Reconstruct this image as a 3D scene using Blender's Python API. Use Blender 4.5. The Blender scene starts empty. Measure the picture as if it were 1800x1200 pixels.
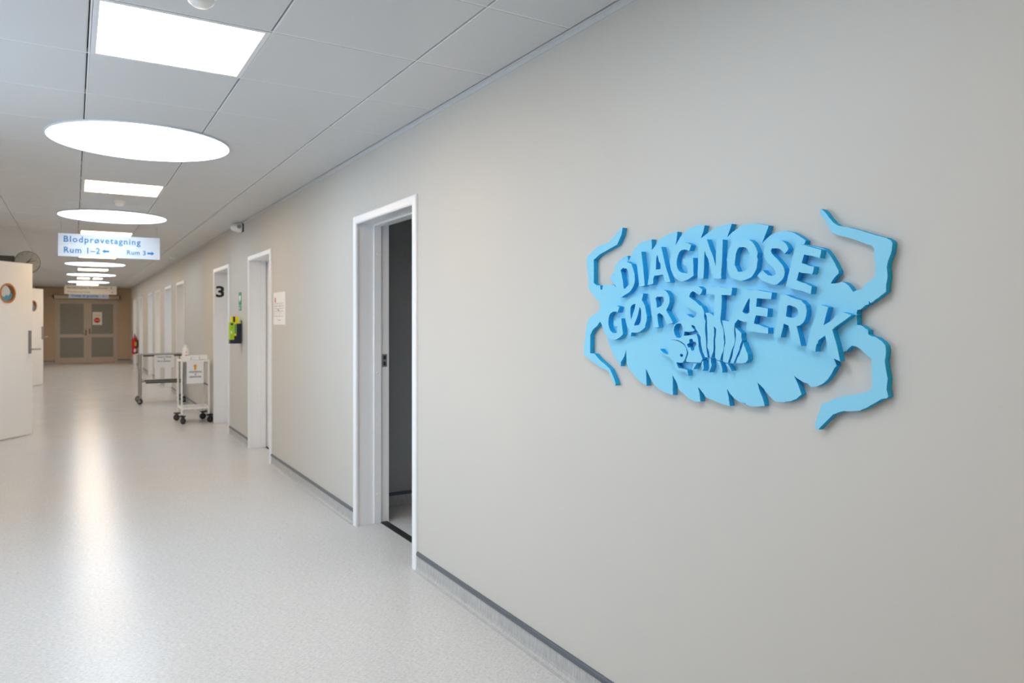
import bpy, bmesh, math, random
from mathutils import Vector, Matrix
from mathutils.geometry import tessellate_polygon

random.seed(7)
scene = bpy.context.scene
C = bpy.context.collection
PI = math.pi

# ------------------------------------------------------------------ camera, sky, exposure
cam_data = bpy.data.cameras.new('camera')
cam_data.sensor_width = 36.0
cam_data.lens = 36.0 * 1273.4 / 1800.0
cam_data.shift_y = -35.46 / 1800.0
cam_data.clip_start = 0.05
cam_data.dof.use_dof = True
cam_data.dof.focus_distance = 2.25
cam_data.dof.aperture_fstop = 4.5
cam = bpy.data.objects.new('camera', cam_data)
C.objects.link(cam)
cam.location = (0, 0, 1.361)
cam.rotation_euler = (PI / 2, 0, -math.radians(31.163))
scene.camera = cam

world = bpy.data.worlds.new('overcast_sky')
scene.world = world
world.use_nodes = True
bg = world.node_tree.nodes['Background']
bg.inputs['Color'].default_value = (0.63, 0.81, 1.0, 1)
bg.inputs['Strength'].default_value = 8.2

scene.view_settings.view_transform = 'Standard'
scene.view_settings.look = 'None'
scene.view_settings.gamma = 1.0
scene.view_settings.use_curve_mapping = False
scene.view_settings.exposure = 0.05
try:
    scene.cycles.use_denoising = True
    scene.cycles.adaptive_threshold = 0.02
    scene.cycles.max_bounces = 8
    scene.cycles.diffuse_bounces = 5
    scene.cycles.transparent_max_bounces = 12
    scene.cycles.sample_clamp_indirect = 8.0
    scene.cycles.caustics_reflective = False
except Exception:
    pass
PANEL_LIGHT = 16.0        # radiance of the square LED panels
DISC_LIGHT = 7.2         # radiance of the round skylight diffusers

# ------------------------------------------------------------------ materials
MATS = {}
def mat(name, col, rough=0.5, spec=0.5, metal=0.0, noise=0.0, nscale=40.0, bump=0.0, bscale=200.0, stretch=(1, 1, 1)):
    m = bpy.data.materials.new(name); m.use_nodes = True
    nt = m.node_tree; b = nt.nodes['Principled BSDF']
    b.inputs['Base Color'].default_value = (*col, 1)
    b.inputs['Roughness'].default_value = rough
    b.inputs['Specular IOR Level'].default_value = spec
    b.inputs['Metallic'].default_value = metal
    if noise or bump:
        tc = nt.nodes.new('ShaderNodeTexCoord'); mp = nt.nodes.new('ShaderNodeMapping')
        mp.inputs['Scale'].default_value = stretch
        nt.links.new(tc.outputs['Object'], mp.inputs['Vector'])
    if noise:
        n = nt.nodes.new('ShaderNodeTexNoise'); n.inputs['Scale'].default_value = nscale; n.inputs['Detail'].default_value = 4
        nt.links.new(mp.outputs['Vector'], n.inputs['Vector'])
        r = nt.nodes.new('ShaderNodeValToRGB')
        r.color_ramp.elements[0].position = 0.3; r.color_ramp.elements[1].position = 0.7
        r.color_ramp.elements[0].color = (*[max(0, c * (1 - noise)) for c in col], 1)
        r.color_ramp.elements[1].color = (*[min(1, c * (1 + noise)) for c in col], 1)
        nt.links.new(n.outputs['Fac'], r.inputs['Fac']); nt.links.new(r.outputs['Color'], b.inputs['Base Color'])
    if bump:
        n = nt.nodes.new('ShaderNodeTexNoise'); n.inputs['Scale'].default_value = bscale; n.inputs['Detail'].default_value = 3
        nt.links.new(mp.outputs['Vector'], n.inputs['Vector'])
        bp = nt.nodes.new('ShaderNodeBump'); bp.inputs['Strength'].default_value = bump; bp.inputs['Distance'].default_value = 0.002
        nt.links.new(n.outputs['Fac'], bp.inputs['Height']); nt.links.new(bp.outputs['Normal'], b.inputs['Normal'])
    MATS[name] = m
    return m
def emit(name, col, strength):
    m = bpy.data.materials.new(name); m.use_nodes = True
    nt = m.node_tree; nt.nodes.remove(nt.nodes['Principled BSDF'])
    e = nt.nodes.new('ShaderNodeEmission'); e.inputs['Color'].default_value = (*col, 1); e.inputs['Strength'].default_value = strength
    nt.links.new(e.outputs['Emission'], nt.nodes['Material Output'].inputs['Surface'])
    MATS[name] = m
    return m
def see_through(name, col, fac, rough=0.3):
    """acrylic sheet that lets a share of the light behind it straight through"""
    m = mat(name, col, rough)
    nt = m.node_tree; t = nt.nodes.new('ShaderNodeBsdfTransparent'); mx = nt.nodes.new('ShaderNodeMixShader')
    mx.inputs['Fac'].default_value = fac
    nt.links.new(nt.nodes['Principled BSDF'].outputs['BSDF'], mx.inputs[1]); nt.links.new(t.outputs['BSDF'], mx.inputs[2])
    nt.links.new(mx.outputs['Shader'], nt.nodes['Material Output'].inputs['Surface'])
    return m

mat('wall_paint', (0.60, 0.575, 0.53), 0.55, 0.35, bump=0.10, bscale=260, stretch=(1, 0.35, 1))
mat('end_paint', (0.50, 0.39, 0.285), 0.6, 0.3, bump=0.08, bscale=260)
mat('vinyl_cove', (0.45, 0.443, 0.432), 0.4, 0.4, noise=0.18, nscale=60, stretch=(1, 3, 0.35))
mat('cap_strip', (0.105, 0.118, 0.138), 0.35, 0.5)
mat('frame_white', (0.87, 0.875, 0.885), 0.28, 0.5)
mat('leaf_white', (0.88, 0.87, 0.855), 0.35, 0.5)
mat('tile_edge', (0.50, 0.51, 0.52), 0.45, 0.4)
mat('slab', (0.14, 0.145, 0.15), 0.7, 0.2)
mat('trim_white', (0.62, 0.63, 0.64), 0.35, 0.5)
mat('light_frame', (0.75, 0.76, 0.78), 0.35, 0.5)
emit('panel_glow', (1.0, 0.70, 0.41), PANEL_LIGHT)
emit('disc_glow', (0.70, 0.85, 1.0), DISC_LIGHT)
mat('foam', (0.27, 0.66, 0.87), 0.75, 0.25, noise=0.03, nscale=300, bump=0.15, bscale=700)
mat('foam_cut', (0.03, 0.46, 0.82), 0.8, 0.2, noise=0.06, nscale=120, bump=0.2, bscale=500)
mat('runner', (0.80, 0.81, 0.82), 0.4, 0.5)
mat('plastic_white', (0.90, 0.895, 0.88), 0.4, 0.5)
mat('paper', (0.87, 0.855, 0.84), 0.7, 0.3)
mat('ink', (0.03, 0.03, 0.035), 0.6, 0.3)
mat('ink_grey', (0.22, 0.22, 0.24), 0.6, 0.3)
mat('ink_blue', (0.01, 0.20, 0.46), 0.5, 0.4)
mat('ink_teal', (0.05, 0.14, 0.30), 0.5, 0.4)
mat('black_plastic', (0.012, 0.014, 0.022), 0.4, 0.5)
mat('rubber', (0.03, 0.03, 0.033), 0.6, 0.4)
mat('steel', (0.42, 0.41, 0.39), 0.32, 0.5, metal=0.85)
mat('steel_dark', (0.10, 0.095, 0.085), 0.4, 0.5, metal=0.6)
mat('brushed', (0.33, 0.33, 0.33), 0.4, 0.5, metal=0.8)
mat('cart_white', (0.88, 0.865, 0.83), 0.35, 0.5)
mat('orange', (0.80, 0.38, 0.02), 0.6, 0.3)
mat('red', (0.50, 0.006, 0.010), 0.3, 0.5)
mat('print_red', (0.55, 0.02, 0.03), 0.6, 0.3)
mat('yellow', (0.85, 0.72, 0.01), 0.4, 0.5)
mat('lime', (0.42, 0.66, 0.01), 0.4, 0.5)
mat('navy', (0.008, 0.014, 0.030), 0.4, 0.5)
mat('green', (0.01, 0.33, 0.14), 0.5, 0.4)
mat('wood', (0.50, 0.20, 0.045), 0.4, 0.4, noise=0.2, nscale=30, stretch=(1, 1, 6))
mat('clock_grey', (0.13, 0.135, 0.13), 0.3, 0.5)
mat('dial', (0.36, 0.37, 0.36), 0.25, 0.5)
mat('film_blue', (0.10, 0.32, 0.48), 0.4, 0.4)
mat('frosted', (0.24, 0.24, 0.215), 0.3, 0.5, noise=0.06, nscale=12)
mat('threshold', (0.018, 0.018, 0.018), 0.5, 0.4)
mat('ground', (0.5, 0.51, 0.52), 0.8, 0.2, noise=0.1, nscale=5)
mat('door_beige', (0.50, 0.445, 0.38), 0.4, 0.4)
mat('room_paint', (0.42, 0.43, 0.43), 0.6, 0.3)
see_through('acrylic_blue', (0.78, 0.80, 0.84), 0.07, 0.25)
see_through('acrylic_cream', (0.90, 0.84, 0.76), 0.07, 0.3)
see_through('acrylic_pale', (0.50, 0.55, 0.60), 0.05, 0.3)
see_through('pane', (0.55, 0.60, 0.58), 0.85, 0.05)

# floor vinyl: fine grain running across the corridor, satin polish
m = mat('vinyl', (0.62, 0.615, 0.605), 0.15, 0.13)
nt = m.node_tree; b = nt.nodes['Principled BSDF']
tc = nt.nodes.new('ShaderNodeTexCoord'); mp = nt.nodes.new('ShaderNodeMapping'); mp.inputs['Scale'].default_value = (60, 400, 1)
n1 = nt.nodes.new('ShaderNodeTexNoise'); n1.inputs['Scale'].default_value = 1.0; n1.inputs['Detail'].default_value = 5; n1.inputs['Roughness'].default_value = 0.7
r1 = nt.nodes.new('ShaderNodeValToRGB')
r1.color_ramp.elements[0].position = 0.37; r1.color_ramp.elements[0].color = (0.45, 0.452, 0.452, 1)
r1.color_ramp.elements[1].position = 0.56; r1.color_ramp.elements[1].color = (0.69, 0.678, 0.66, 1)
nt.links.new(tc.outputs['Object'], mp.inputs['Vector']); nt.links.new(mp.outputs['Vector'], n1.inputs['Vector'])
nt.links.new(n1.outputs['Fac'], r1.inputs['Fac']); nt.links.new(r1.outputs['Color'], b.inputs['Base Color'])
n2 = nt.nodes.new('ShaderNodeTexNoise'); n2.inputs['Scale'].default_value = 3.0; n2.inputs['Detail'].default_value = 3
r2 = nt.nodes.new('ShaderNodeMapRange'); r2.inputs['To Min'].default_value = 0.17; r2.inputs['To Max'].default_value = 0.25
nt.links.new(tc.outputs['Object'], n2.inputs['Vector']); nt.links.new(n2.outputs['Fac'], r2.inputs['Value']); nt.links.new(r2.outputs['Result'], b.inputs['Roughness'])
bp = nt.nodes.new('ShaderNodeBump'); bp.inputs['Strength'].default_value = 0.02; bp.inputs['Distance'].default_value = 0.001
nt.links.new(n1.outputs['Fac'], bp.inputs['Height']); nt.links.new(bp.outputs['Normal'], b.inputs['Normal'])

# ceiling tile: painted metal with a fine perforation
m = mat('tile', (0.56, 0.57, 0.58), 0.42, 0.5)
nt = m.node_tree; b = nt.nodes['Principled BSDF']
tc = nt.nodes.new('ShaderNodeTexCoord'); sp = nt.nodes.new('ShaderNodeSeparateXYZ'); nt.links.new(tc.outputs['Object'], sp.inputs['Vector'])
def mathn(op, a, v):
    n = nt.nodes.new('ShaderNodeMath'); n.operation = op
    nt.links.new(a, n.inputs[0])
    if isinstance(v, (int, float)): n.inputs[1].default_value = v
    elif v is not None: nt.links.new(v, n.inputs[1])
    return n.outputs[0]
sx = mathn('SINE', mathn('MULTIPLY', sp.outputs['X'], 2 * PI / 0.0055), None)
sy = mathn('SINE', mathn('MULTIPLY', sp.outputs['Y'], 2 * PI / 0.0055), None)
dots = mathn('GREATER_THAN', mathn('MULTIPLY', sx, sy), 0.35)
mix = nt.nodes.new('ShaderNodeMixRGB'); mix.inputs['Color1'].default_value = (0.675, 0.685, 0.695, 1); mix.inputs['Color2'].default_value = (0.54, 0.55, 0.56, 1)
nt.links.new(dots, mix.inputs['Fac']); nt.links.new(mix.outputs['Color'], b.inputs['Base Color'])

# ------------------------------------------------------------------ mesh helpers
ORIGIN = {}
class MB:
    """collects shapes in world coordinates, builds ONE mesh object"""
    def __init__(self): self.v = []; self.f = []; self.sm = []; self.mi = []
    def add(self, vs, fs, smooth=False, mi=0):
        o = len(self.v); self.v += [tuple(p) for p in vs]
        self.f += [tuple(o + i for i in f) for f in fs]; self.sm += [smooth] * len(fs); self.mi += mi if isinstance(mi, list) else [mi] * len(fs)
        return self
    def box(self, x0, x1, y0, y1, z0, z1, bevel=0.0, seg=1):
        if bevel <= 0:
            vs = [(x, y, z) for z in (z0, z1) for y in (y0, y1) for x in (x0, x1)]
            return self.add(vs, [(0, 2, 3, 1), (4, 5, 7, 6), (0, 1, 5, 4), (2, 6, 7, 3), (0, 4, 6, 2), (1, 3, 7, 5)])
        bm = bmesh.new(); bmesh.ops.create_cube(bm, size=1)
        for v in bm.verts:
            v.co = ((x0 + x1) / 2 + v.co.x * (x1 - x0), (y0 + y1) / 2 + v.co.y * (y1 - y0), (z0 + z1) / 2 + v.co.z * (z1 - z0))
        bmesh.ops.bevel(bm, geom=bm.edges[:], offset=bevel, segments=seg, affect='EDGES', profile=0.5)
        return self.bm(bm)
    def bm(self, bm, smooth=False):
        bm.verts.index_update()
        self.add([v.co[:] for v in bm.verts], [tuple(v.index for v in f.verts) for f in bm.faces], smooth); bm.free(); return self
    def tube(self, pts, r, seg=10, caps=True):
        """round bar along a polyline; r a number or a list"""
        pts = [Vector(p) for p in pts]; n = len(pts)
        rs = r if isinstance(r, (list, tuple)) else [r] * n
        vs = []; up = None
        for i, p in enumerate(pts):
            d = ((pts[min(i + 1, n - 1)] - pts[max(i - 1, 0)])).normalized()
            if up is None or abs(d.dot(up)) > 0.95: up = Vector((0, 0, 1)) if abs(d.z) < 0.9 else Vector((1, 0, 0))
            a = d.cross(up).normalized(); bb = d.cross(a).normalized()
            for k in range(seg):
                t = 2 * PI * k / seg
                vs.append(p + (a * math.cos(t) + bb * math.sin(t)) * rs[i])
        fs = [(i * seg + k, i * seg + (k + 1) % seg, (i + 1) * seg + (k + 1) % seg, (i + 1) * seg + k) for i in range(n - 1) for k in range(seg)]
        self.add(vs, fs, True)
        if caps:
            self.add(vs[:seg], [tuple(range(seg))]); self.add(vs[-seg:], [tuple(reversed(range(seg)))])
        return self
    def lathe(self, prof, c, axis='Z', seg=32, smooth=True):
        """profile of (radius, height) turned about an axis through c"""
        vs = []; n = len(prof)
        for r, h in prof:
            for k in range(seg):
                t = 2 * PI * k / seg; a, bb = r * math.cos(t), r * math.sin(t)
                p = {'Z': (a, bb, h), 'Y': (a, h, bb), 'X': (h, a, bb)}[axis]
                vs.append((c[0] + p[0], c[1] + p[1], c[2] + p[2]))
        fs = [(i * seg + k, i * seg + (k + 1) % seg, (i + 1) * seg + (k + 1) % seg, (i + 1) * seg + k) for i in range(n - 1) for k in range(seg)]
        self.add(vs, fs, smooth)
        if prof[0][0] > 1e-6: self.add(vs[:seg], [tuple(reversed(range(seg)))])
        if prof[-1][0] > 1e-6: self.add(vs[-seg:], [tuple(range(seg))])
        return self
    def prism(self, loops, frame, d0, d1, side=0):
        """flat outline (with holes) given thickness; frame(a, b, depth) -> world point"""
        tri = tessellate_polygon([[Vector((a, b_, 0)) for a, b_ in lp] for lp in loops])
        flat = [p for lp in loops for p in lp]; n = len(flat)
        vs = [frame(a, b_, d0) for a, b_ in flat] + [frame(a, b_, d1) for a, b_ in flat]
        fs = [tuple(t) for t in tri] + [tuple(n + i for i in reversed(t)) for t in tri]
        o = 0; caps = len(fs)
        for lp in loops:
            k = len(lp)
            for i in range(k):
                j = (i + 1) % k; fs.append((o + i, o + j, n + o + j, n + o + i))
            o += k
        return self.add(vs, fs, mi=[0] * caps + [side] * (len(fs) - caps))
    def turn(self, c, ang):
        ca, sa = math.cos(ang), math.sin(ang)
        self.v = [(c[0] + (x - c[0]) * ca - (y - c[1]) * sa, c[1] + (x - c[0]) * sa + (y - c[1]) * ca, z) for x, y, z in self.v]
        return self
    def build(self, name, material, parent=None, material2=None):
        xs, ys, zs = zip(*self.v)
        o = Vector(((min(xs) + max(xs)) / 2, (min(ys) + max(ys)) / 2, min(zs)))
        me = bpy.data.meshes.new(name); me.from_pydata([(x - o.x, y - o.y, z - o.z) for x, y, z in self.v], [], self.f)
        bm = bmesh.new(); bm.from_mesh(me)
        for i, f in enumerate(bm.faces): f.smooth = self.sm[i]; f.material_index = self.mi[i]
        bmesh.ops.recalc_face_normals(bm, faces=bm.faces[:]); bm.to_mesh(me); bm.free()
        me.materials.append(MATS[material])
        if material2: me.materials.append(MATS[material2])
        ob = bpy.data.objects.new(name, me); C.objects.link(ob)
        ORIGIN[ob.name] = o
        if parent is not None:
            ob.parent = parent; ob.location = o - ORIGIN[parent.name]
        else: ob.location = o
        return ob
def B(*a, **k): return MB().box(*a, **k)
def thing(name, loc, label, cat, group=None):
    o = bpy.data.objects.new(name, None); C.objects.link(o); o.location = loc; o.empty_display_size = 0.1
    ORIGIN[o.name] = Vector(loc); return tag(o, label, cat, group)
def tag(o, label, cat, group=None):
    o['label'] = label; o['category'] = cat
    if group: o['group'] = group
    return o
def struct(o, label=None):
    o['kind'] = 'structure'
    if label: o['label'] = label
    return o
def empty_struct(name, loc, label=None):
    o = bpy.data.objects.new(name, None); C.objects.link(o); o.location = loc; o.empty_display_size = 0.1
    ORIGIN[o.name] = Vector(loc); return struct(o, label)
def copy_thing(root, loc, label=None):
    r = root.copy(); C.objects.link(r); r.location = loc; ORIGIN[r.name] = Vector(loc)
    if label: r['label'] = label
    for ch in [c for c in bpy.data.objects if c.parent == root]:
        c = ch.copy(); C.objects.link(c); c.parent = r
        for g in [g for g in bpy.data.objects if g.parent == ch]:
            d = g.copy(); C.objects.link(d); d.parent = c
    return r
FRONT = lambda y: (lambda a, b_, d: (a, y + d, b_))           # outline facing down the corridor towards the viewer
def rightwall(x): return lambda a, b_, d: (x + d, a, b_)        # outline on the right-hand wall: a = y, b = z

def lettering(text, material, parent, x0, base, width, height, place, bold=0.0, name='lettering', depth=0.0008, spacing=1.0):
    """text fitted to width x capital height; place(a, b, depth) -> world point"""
    cu = bpy.data.curves.new('t', 'FONT'); cu.body = text; cu.size = 1.0; cu.resolution_u = 3
    cu.offset = bold; cu.space_character = spacing; cu.extrude = 0.0
    ob = bpy.data.objects.new('t', cu); C.objects.link(ob)
    dg = bpy.context.evaluated_depsgraph_get(); dg.update()
    me = bpy.data.meshes.new_from_object(ob.evaluated_get(dg))
    vs = [v.co.copy() for v in me.vertices]; fs = [tuple(p.vertices) for p in me.polygons]
    bpy.data.objects.remove(ob); bpy.data.curves.remove(cu); bpy.data.meshes.remove(me)
    mnx = min(v.x for v in vs); mxx = max(v.x for v in vs)
    cap = 0.70
    sx_ = width / (mxx - mnx); sy_ = height / cap
    # one mesh per word: islands grouped by the gaps between them
    par = list(range(len(vs)))
    def find(i):
        while par[i] != i: par[i] = par[par[i]]; i = par[i]
        return i
    for f in fs:
        for i in f[1:]: par[find(i)] = find(f[0])
    isl = {}
    for f in fs: isl.setdefault(find(f[0]), []).append(f)
    isl = sorted((min(vs[i].x for f in g for i in f), max(vs[i].x for f in g for i in f), g) for g in isl.values())
    words = []; right = -1e9
    for a0, a1, g in isl:
        if not words or (a0 - right > 0.21 + (spacing - 1) * 0.6 and ' ' in text): words.append([])
        words[-1] += g; right = max(right, a1)
    for wd in words:
        ids = sorted({i for f in wd for i in f}); mp_ = {i: j for j, i in enumerate(ids)}
        m_ = MB(); m_.add([place(x0 + (vs[i].x - mnx) * sx_, base + vs[i].y * sy_, -depth) for i in ids], [tuple(mp_[i] for i in f) for f in wd])
        o_ = m_.build(name, material, parent)
    return o_
def arrow(parent, material, cx, cz, length, th, ang, place, name='arrow', depth=0.0008):
    L, h = length / 2, th / 2
    pts = [(-L, -h), (L * 0.25, -h), (L * 0.25, -h * 2.3), (L, 0), (L * 0.25, h * 2.3), (L * 0.25, h), (-L, h)]
    ca, sa = math.cos(ang), math.sin(ang)
    pts = [(cx + a * ca - b_ * sa, cz + a * sa + b_ * ca) for a, b_ in pts]
    return MB().prism([pts], place, -depth, -depth * 0.3).build(name, material, parent)

# ------------------------------------------------------------------ the corridor shell
WR, WL, CZ, YE, YF = 1.614, -1.05, 2.461, 27.3, -5.2
WT = 0.21
struct(B(-4.2, 5.2, YF - 0.2, YE + 1.7, -0.12, 0.0).build('floor', 'vinyl'))

RD = [(3.663, 4.705), (7.088, 8.135), (9.265, 10.385), (13.41, 14.50), (15.34, 16.45), (17.48, 18.58), (19.28, 20.38), (22.12, 23.24), (24.55, 25.70)]
FW, FH = 0.055, 2.060            # frame face width, outer height
w = MB(); y = YF
for a, c in RD:
    w.box(WR, WR + WT, y, a + 0.03, 0, CZ + 0.25); w.box(WR, WR + WT, a + 0.03, c - 0.03, FH - 0.03, CZ + 0.25); y = c - 0.03
w.box(WR, WR + WT, y, YE + 0.2, 0, CZ + 0.25)
struct(w.build('wall_right', 'wall_paint'))

LD = [(9.66, 10.62), (17.62, 18.58)]   # left doorways with leaves standing open
WIN = (2.3, 4.7, 0.85, 2.32)
w = MB(); y = YF
w.box(WL - WT, WL, YF, WIN[0], 0, CZ + 0.25); w.box(WL - WT, WL, WIN[0], WIN[1], 0, WIN[2]); w.box(WL - WT, WL, WIN[0], WIN[1], WIN[3], CZ + 0.25); y = WIN[1]
for a, c in LD:
    w.box(WL - WT, WL, y, a, 0, CZ + 0.25); w.box(WL - WT, WL, a, c, 2.07, CZ + 0.25); y = c
w.box(WL - WT, WL, y, YE + 0.2, 0, CZ + 0.25)
struct(w.build('wall_left', 'wall_paint'))
# end wall with the double-door opening
EX0, EX1 = -0.515, 1.235
w = MB(); w.box(WL, EX0 + 0.03, YE, YE + 0.2, 0, CZ + 0.25); w.box(EX1 - 0.03, WR, YE, YE + 0.2, 0, CZ + 0.25); w.box(EX0 + 0.03, EX1 - 0.03, YE, YE + 0.2, 2.03, CZ + 0.25)
struct(w.build('wall_back', 'end_paint'))
struct(B(WL, WR, YF - 0.2, YF, 0, CZ + 0.25).build('wall_front', 'wall_paint'))

# dark rooms behind the open doorways
w = MB(); w.box(WR + WT, 5.0, 5.04, 5.2, 0, 2.6); w.box(WR + WT, 5.0, 1.7, 1.86, 0, 2.6); w.box(5.0, 5.16, 1.7, 5.2, 0, 2.6); w.box(WR + WT, 5.16, 1.7, 5.2, 2.6, 2.7)
rm = struct(w.build('wall_side_room', 'room_paint'))
B(WR + WT, 5.0, 5.028, 5.04, 0, 0.075).build('cove_skirting', 'vinyl_cove', rm)
B(WR + WT, 5.0, 5.022, 5.04, 0.075, 0.098, bevel=0.004).build('cap_strip', 'cap_strip', rm)
for a, c in LD:
    w = MB(); w.box(-3.6, WL - WT, a - 0.7, a - 0.6, 0, 2.6); w.box(-3.6, WL - WT, c + 0.6, c + 0.7, 0, 2.6); w.box(-3.7, -3.6, a - 0.7, c + 0.7, 0, 2.6); w.box(-3.7, WL - WT, a - 0.7, c + 0.7, 2.6, 2.7)
    struct(w.build('wall_treatment_room', 'room_paint'))

w = MB(); w.box(2.9, 3.0, 5.2, YE + 1.6, 0, 2.75); w.box(WR + WT, 2.9, 5.2, YE + 0.2, 2.70, 2.75); w.box(WR + WT, 2.9, YE + 0.2, YE + 0.3, 0, 2.70)  # unseen shell added behind the closed right-hand doors to keep sky light out
struct(w.build('wall_sky_block_right', 'room_paint'))
w = MB(); w.box(WL - 0.2, WR + 0.2, YE + 1.5, YE + 1.6, 0, 2.7); w.box(WL - 0.2, WL - 0.1, YE + 0.2, YE + 1.5, 0, 2.7); w.box(WR + 0.1, WR + 0.2, YE + 0.3, YE + 1.5, 0, 2.7); w.box(WL - 0.2, WR + 0.2, YE + 0.2, YE + 1.5, 2.7, 2.8)  # unseen box added past the double door to stop daylight leaking in
struct(w.build('wall_sky_block_end', 'end_paint'))
# skirting: vinyl cove with a blue-grey cap strip, broken at the doorways
def skirting(side, x, sgn, gaps, y0, y1):
    cove = MB(); cap = MB(); y = y0
    for a, c in list(gaps) + [(y1, y1)]:
        if a - y > 0.02:
            prof = [(0, 0.0), (0.030, 0.0), (0.017, 0.004), (0.009, 0.012), (0.006, 0.024), (0.005, 0.076), (0, 0.076)]
            pts = [[(x - sgn * p, yy, z) for p, z in prof] for yy in (y, a)]
            n = len(prof)
            cove.add(pts[0] + pts[1], [(i, (i + 1) % n, n + (i + 1) % n, n + i) for i in range(n)] + [tuple(range(n)), tuple(reversed(range(n, 2 * n)))])
            prof = [(0, 0.076), (0.007, 0.076), (0.0105, 0.079), (0.0115, 0.087), (0.0105, 0.095), (0.007, 0.099), (0, 0.1)]
            pts = [[(x - sgn * p, yy, z) for p, z in prof] for yy in (y, a)]; n = len(prof)
            cap.add(pts[0] + pts[1], [(i, (i + 1) % n, n + (i + 1) % n, n + i) for i in range(n)] + [tuple(range(n)), tuple(reversed(range(n, 2 * n)))])
        y = c
    o = struct(cove.build('baseboard_' + side, 'vinyl_cove'))
    cap.build('cap_strip', 'cap_strip', o)
skirting('right', WR, 1, RD, YF, YE)
skirting('left', WL, -1, [(a - 0.06, c + 0.06) for a, c in LD], YF, YE)
o = struct(MB().box(WL + 0.012, EX0 - 0.01, YE - 0.012, YE, 0, 0.076).box(EX1 + 0.01, WR - 0.012, YE - 0.012, YE, 0, 0.076).build('baseboard_back', 'vinyl_cove'))
MB().box(WL + 0.012, EX0 - 0.01, YE - 0.018, YE, 0.076, 0.1).box(EX1 + 0.01, WR - 0.012, YE - 0.018, YE, 0.076, 0.1).build('cap_strip', 'cap_strip', o)

# ceiling: slab above, every metal tile its own piece
XE = [WL, -0.545, 0.052, 0.649, 1.243, 1.598]
Y0, DY = 2.831, 0.614
PANELS = [k for k in range(-6, 40, 6)]
DISCS = [k for k in range(-3, 36, 6)]
ceil = struct(B(WL - 0.05, WR + 0.05, YF, YE, CZ + 0.045, CZ + 0.2).build('ceiling', 'slab'))
protos = {}
for k in range(-13, 40):
    ya, yb = Y0 + DY * k, min(Y0 + DY * (k + 1), YE)
    ya = max(ya, YF)
    for i in range(5):
        if i == 2 and (k in PANELS or k in DISCS): continue
        key = (i, round(yb - ya, 3))
        xa, xb = XE[i] + (0.0035 if i else 0.0), XE[i + 1] - (0.0075 if i < 4 else 0.0)
        if key not in protos:
            m_ = MB(); a, c = ya + 0.004, yb - 0.004; e = 0.004
            # pan with a turned-up bevelled edge
            ring = lambda d, z: [(xa + d, a + d, z), (xb - d, a + d, z), (xb - d, c - d, z), (xa + d, c - d, z)]
            vs = ring(e, CZ) + ring(0, CZ + 0.003) + ring(0, CZ + 0.04)
            fs = [(3, 2, 1, 0)] + [(r * 4 + j, r * 4 + (j + 1) % 4, r * 4 + 4 + (j + 1) % 4, r * 4 + 4 + j) for r in (0, 1) for j in range(4)] + [(8, 9, 10, 11)]
            m_.add(vs, fs); o = m_.build('ceiling_tile', 'tile', ceil); protos[key] = (o, ya)
        else:
            src, y_src = protos[key]; o = src.copy(); C.objects.link(o); o.parent = ceil
            o.location = src.location + Vector((0, ya - y_src, 0))
for k in range(-13, 41):
    yy = Y0 + DY * k
    if YF + 0.01 < yy < YE - 0.01: B(WL, 1.598, yy - 0.0040, yy + 0.0040, CZ + 0.0015, CZ + 0.02).build('cross_runner', 'runner', ceil)
for x in XE[1:5]: B(x - 0.0025, x + 0.0035, YF, YE, CZ + 0.0008, CZ + 0.02).build('main_runner', 'runner', ceil)
struct(MB().box(1.598, WR, YF, YE, CZ - 0.004, CZ).box(WR - 0.003, WR, YF, YE, CZ - 0.022, CZ - 0.004).build('trim_1', 'trim_white'))
struct(MB().box(WL, WL + 0.016, YF, YE, CZ - 0.004, CZ).box(WL, WL + 0.003, YF, YE, CZ - 0.022, CZ - 0.004).build('trim_2', 'trim_white'))

# ------------------------------------------------------------------ window on the left, beside the viewer
wy0, wy1, wz0, wz1 = WIN
wn = empty_struct('window_1', (WL, (wy0 + wy1) / 2, wz0))
m_ = MB()
for a, c in ((wy0, wy0 + 0.06), (wy1 - 0.06, wy1), ((wy0 + wy1) / 2 - 0.04, (wy0 + wy1) / 2 + 0.04)): m_.box(WL - 0.16, WL - 0.09, a, c, wz0, wz1)
m_.box(WL - 0.158, WL - 0.092, wy0, wy1, wz0 + 0.001, wz0 + 0.06).box(WL - 0.158, WL - 0.092, wy0, wy1, wz1 - 0.06, wz1 - 0.001)
m_.build('window_frame', 'frame_white', wn)
B(WL - 0.13, WL - 0.124, wy0 + 0.05, (wy0 + wy1) / 2 - 0.03, wz0 + 0.05, wz1 - 0.05).build('pane', 'pane', wn)
B(WL - 0.13, WL - 0.124, (wy0 + wy1) / 2 + 0.03, wy1 - 0.05, wz0 + 0.05, wz1 - 0.05).build('pane', 'pane', wn)
B(WL - 0.088, WL + 0.03, wy0 + 0.001, wy1 - 0.001, wz0 + 0.001, wz0 + 0.024, bevel=0.004).build('window_sill', 'frame_white', wn)
struct(B(-30, -4.2, -20, 30, -0.4, -0.3).build('ground_outside', 'ground'))
lp = bpy.data.lights.new('window_portal', 'AREA'); lp.shape = 'RECTANGLE'; lp.size = wy1 - wy0; lp.size_y = wz1 - wz0
lp.cycles.is_portal = True
po = bpy.data.objects.new('window_portal', lp); C.objects.link(po); po.location = (WL - 0.2, (wy0 + wy1) / 2, (wz0 + wz1) / 2)
po.rotation_euler = Vector((1, 0, 0)).to_track_quat('-Z', 'Y').to_euler()

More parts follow.
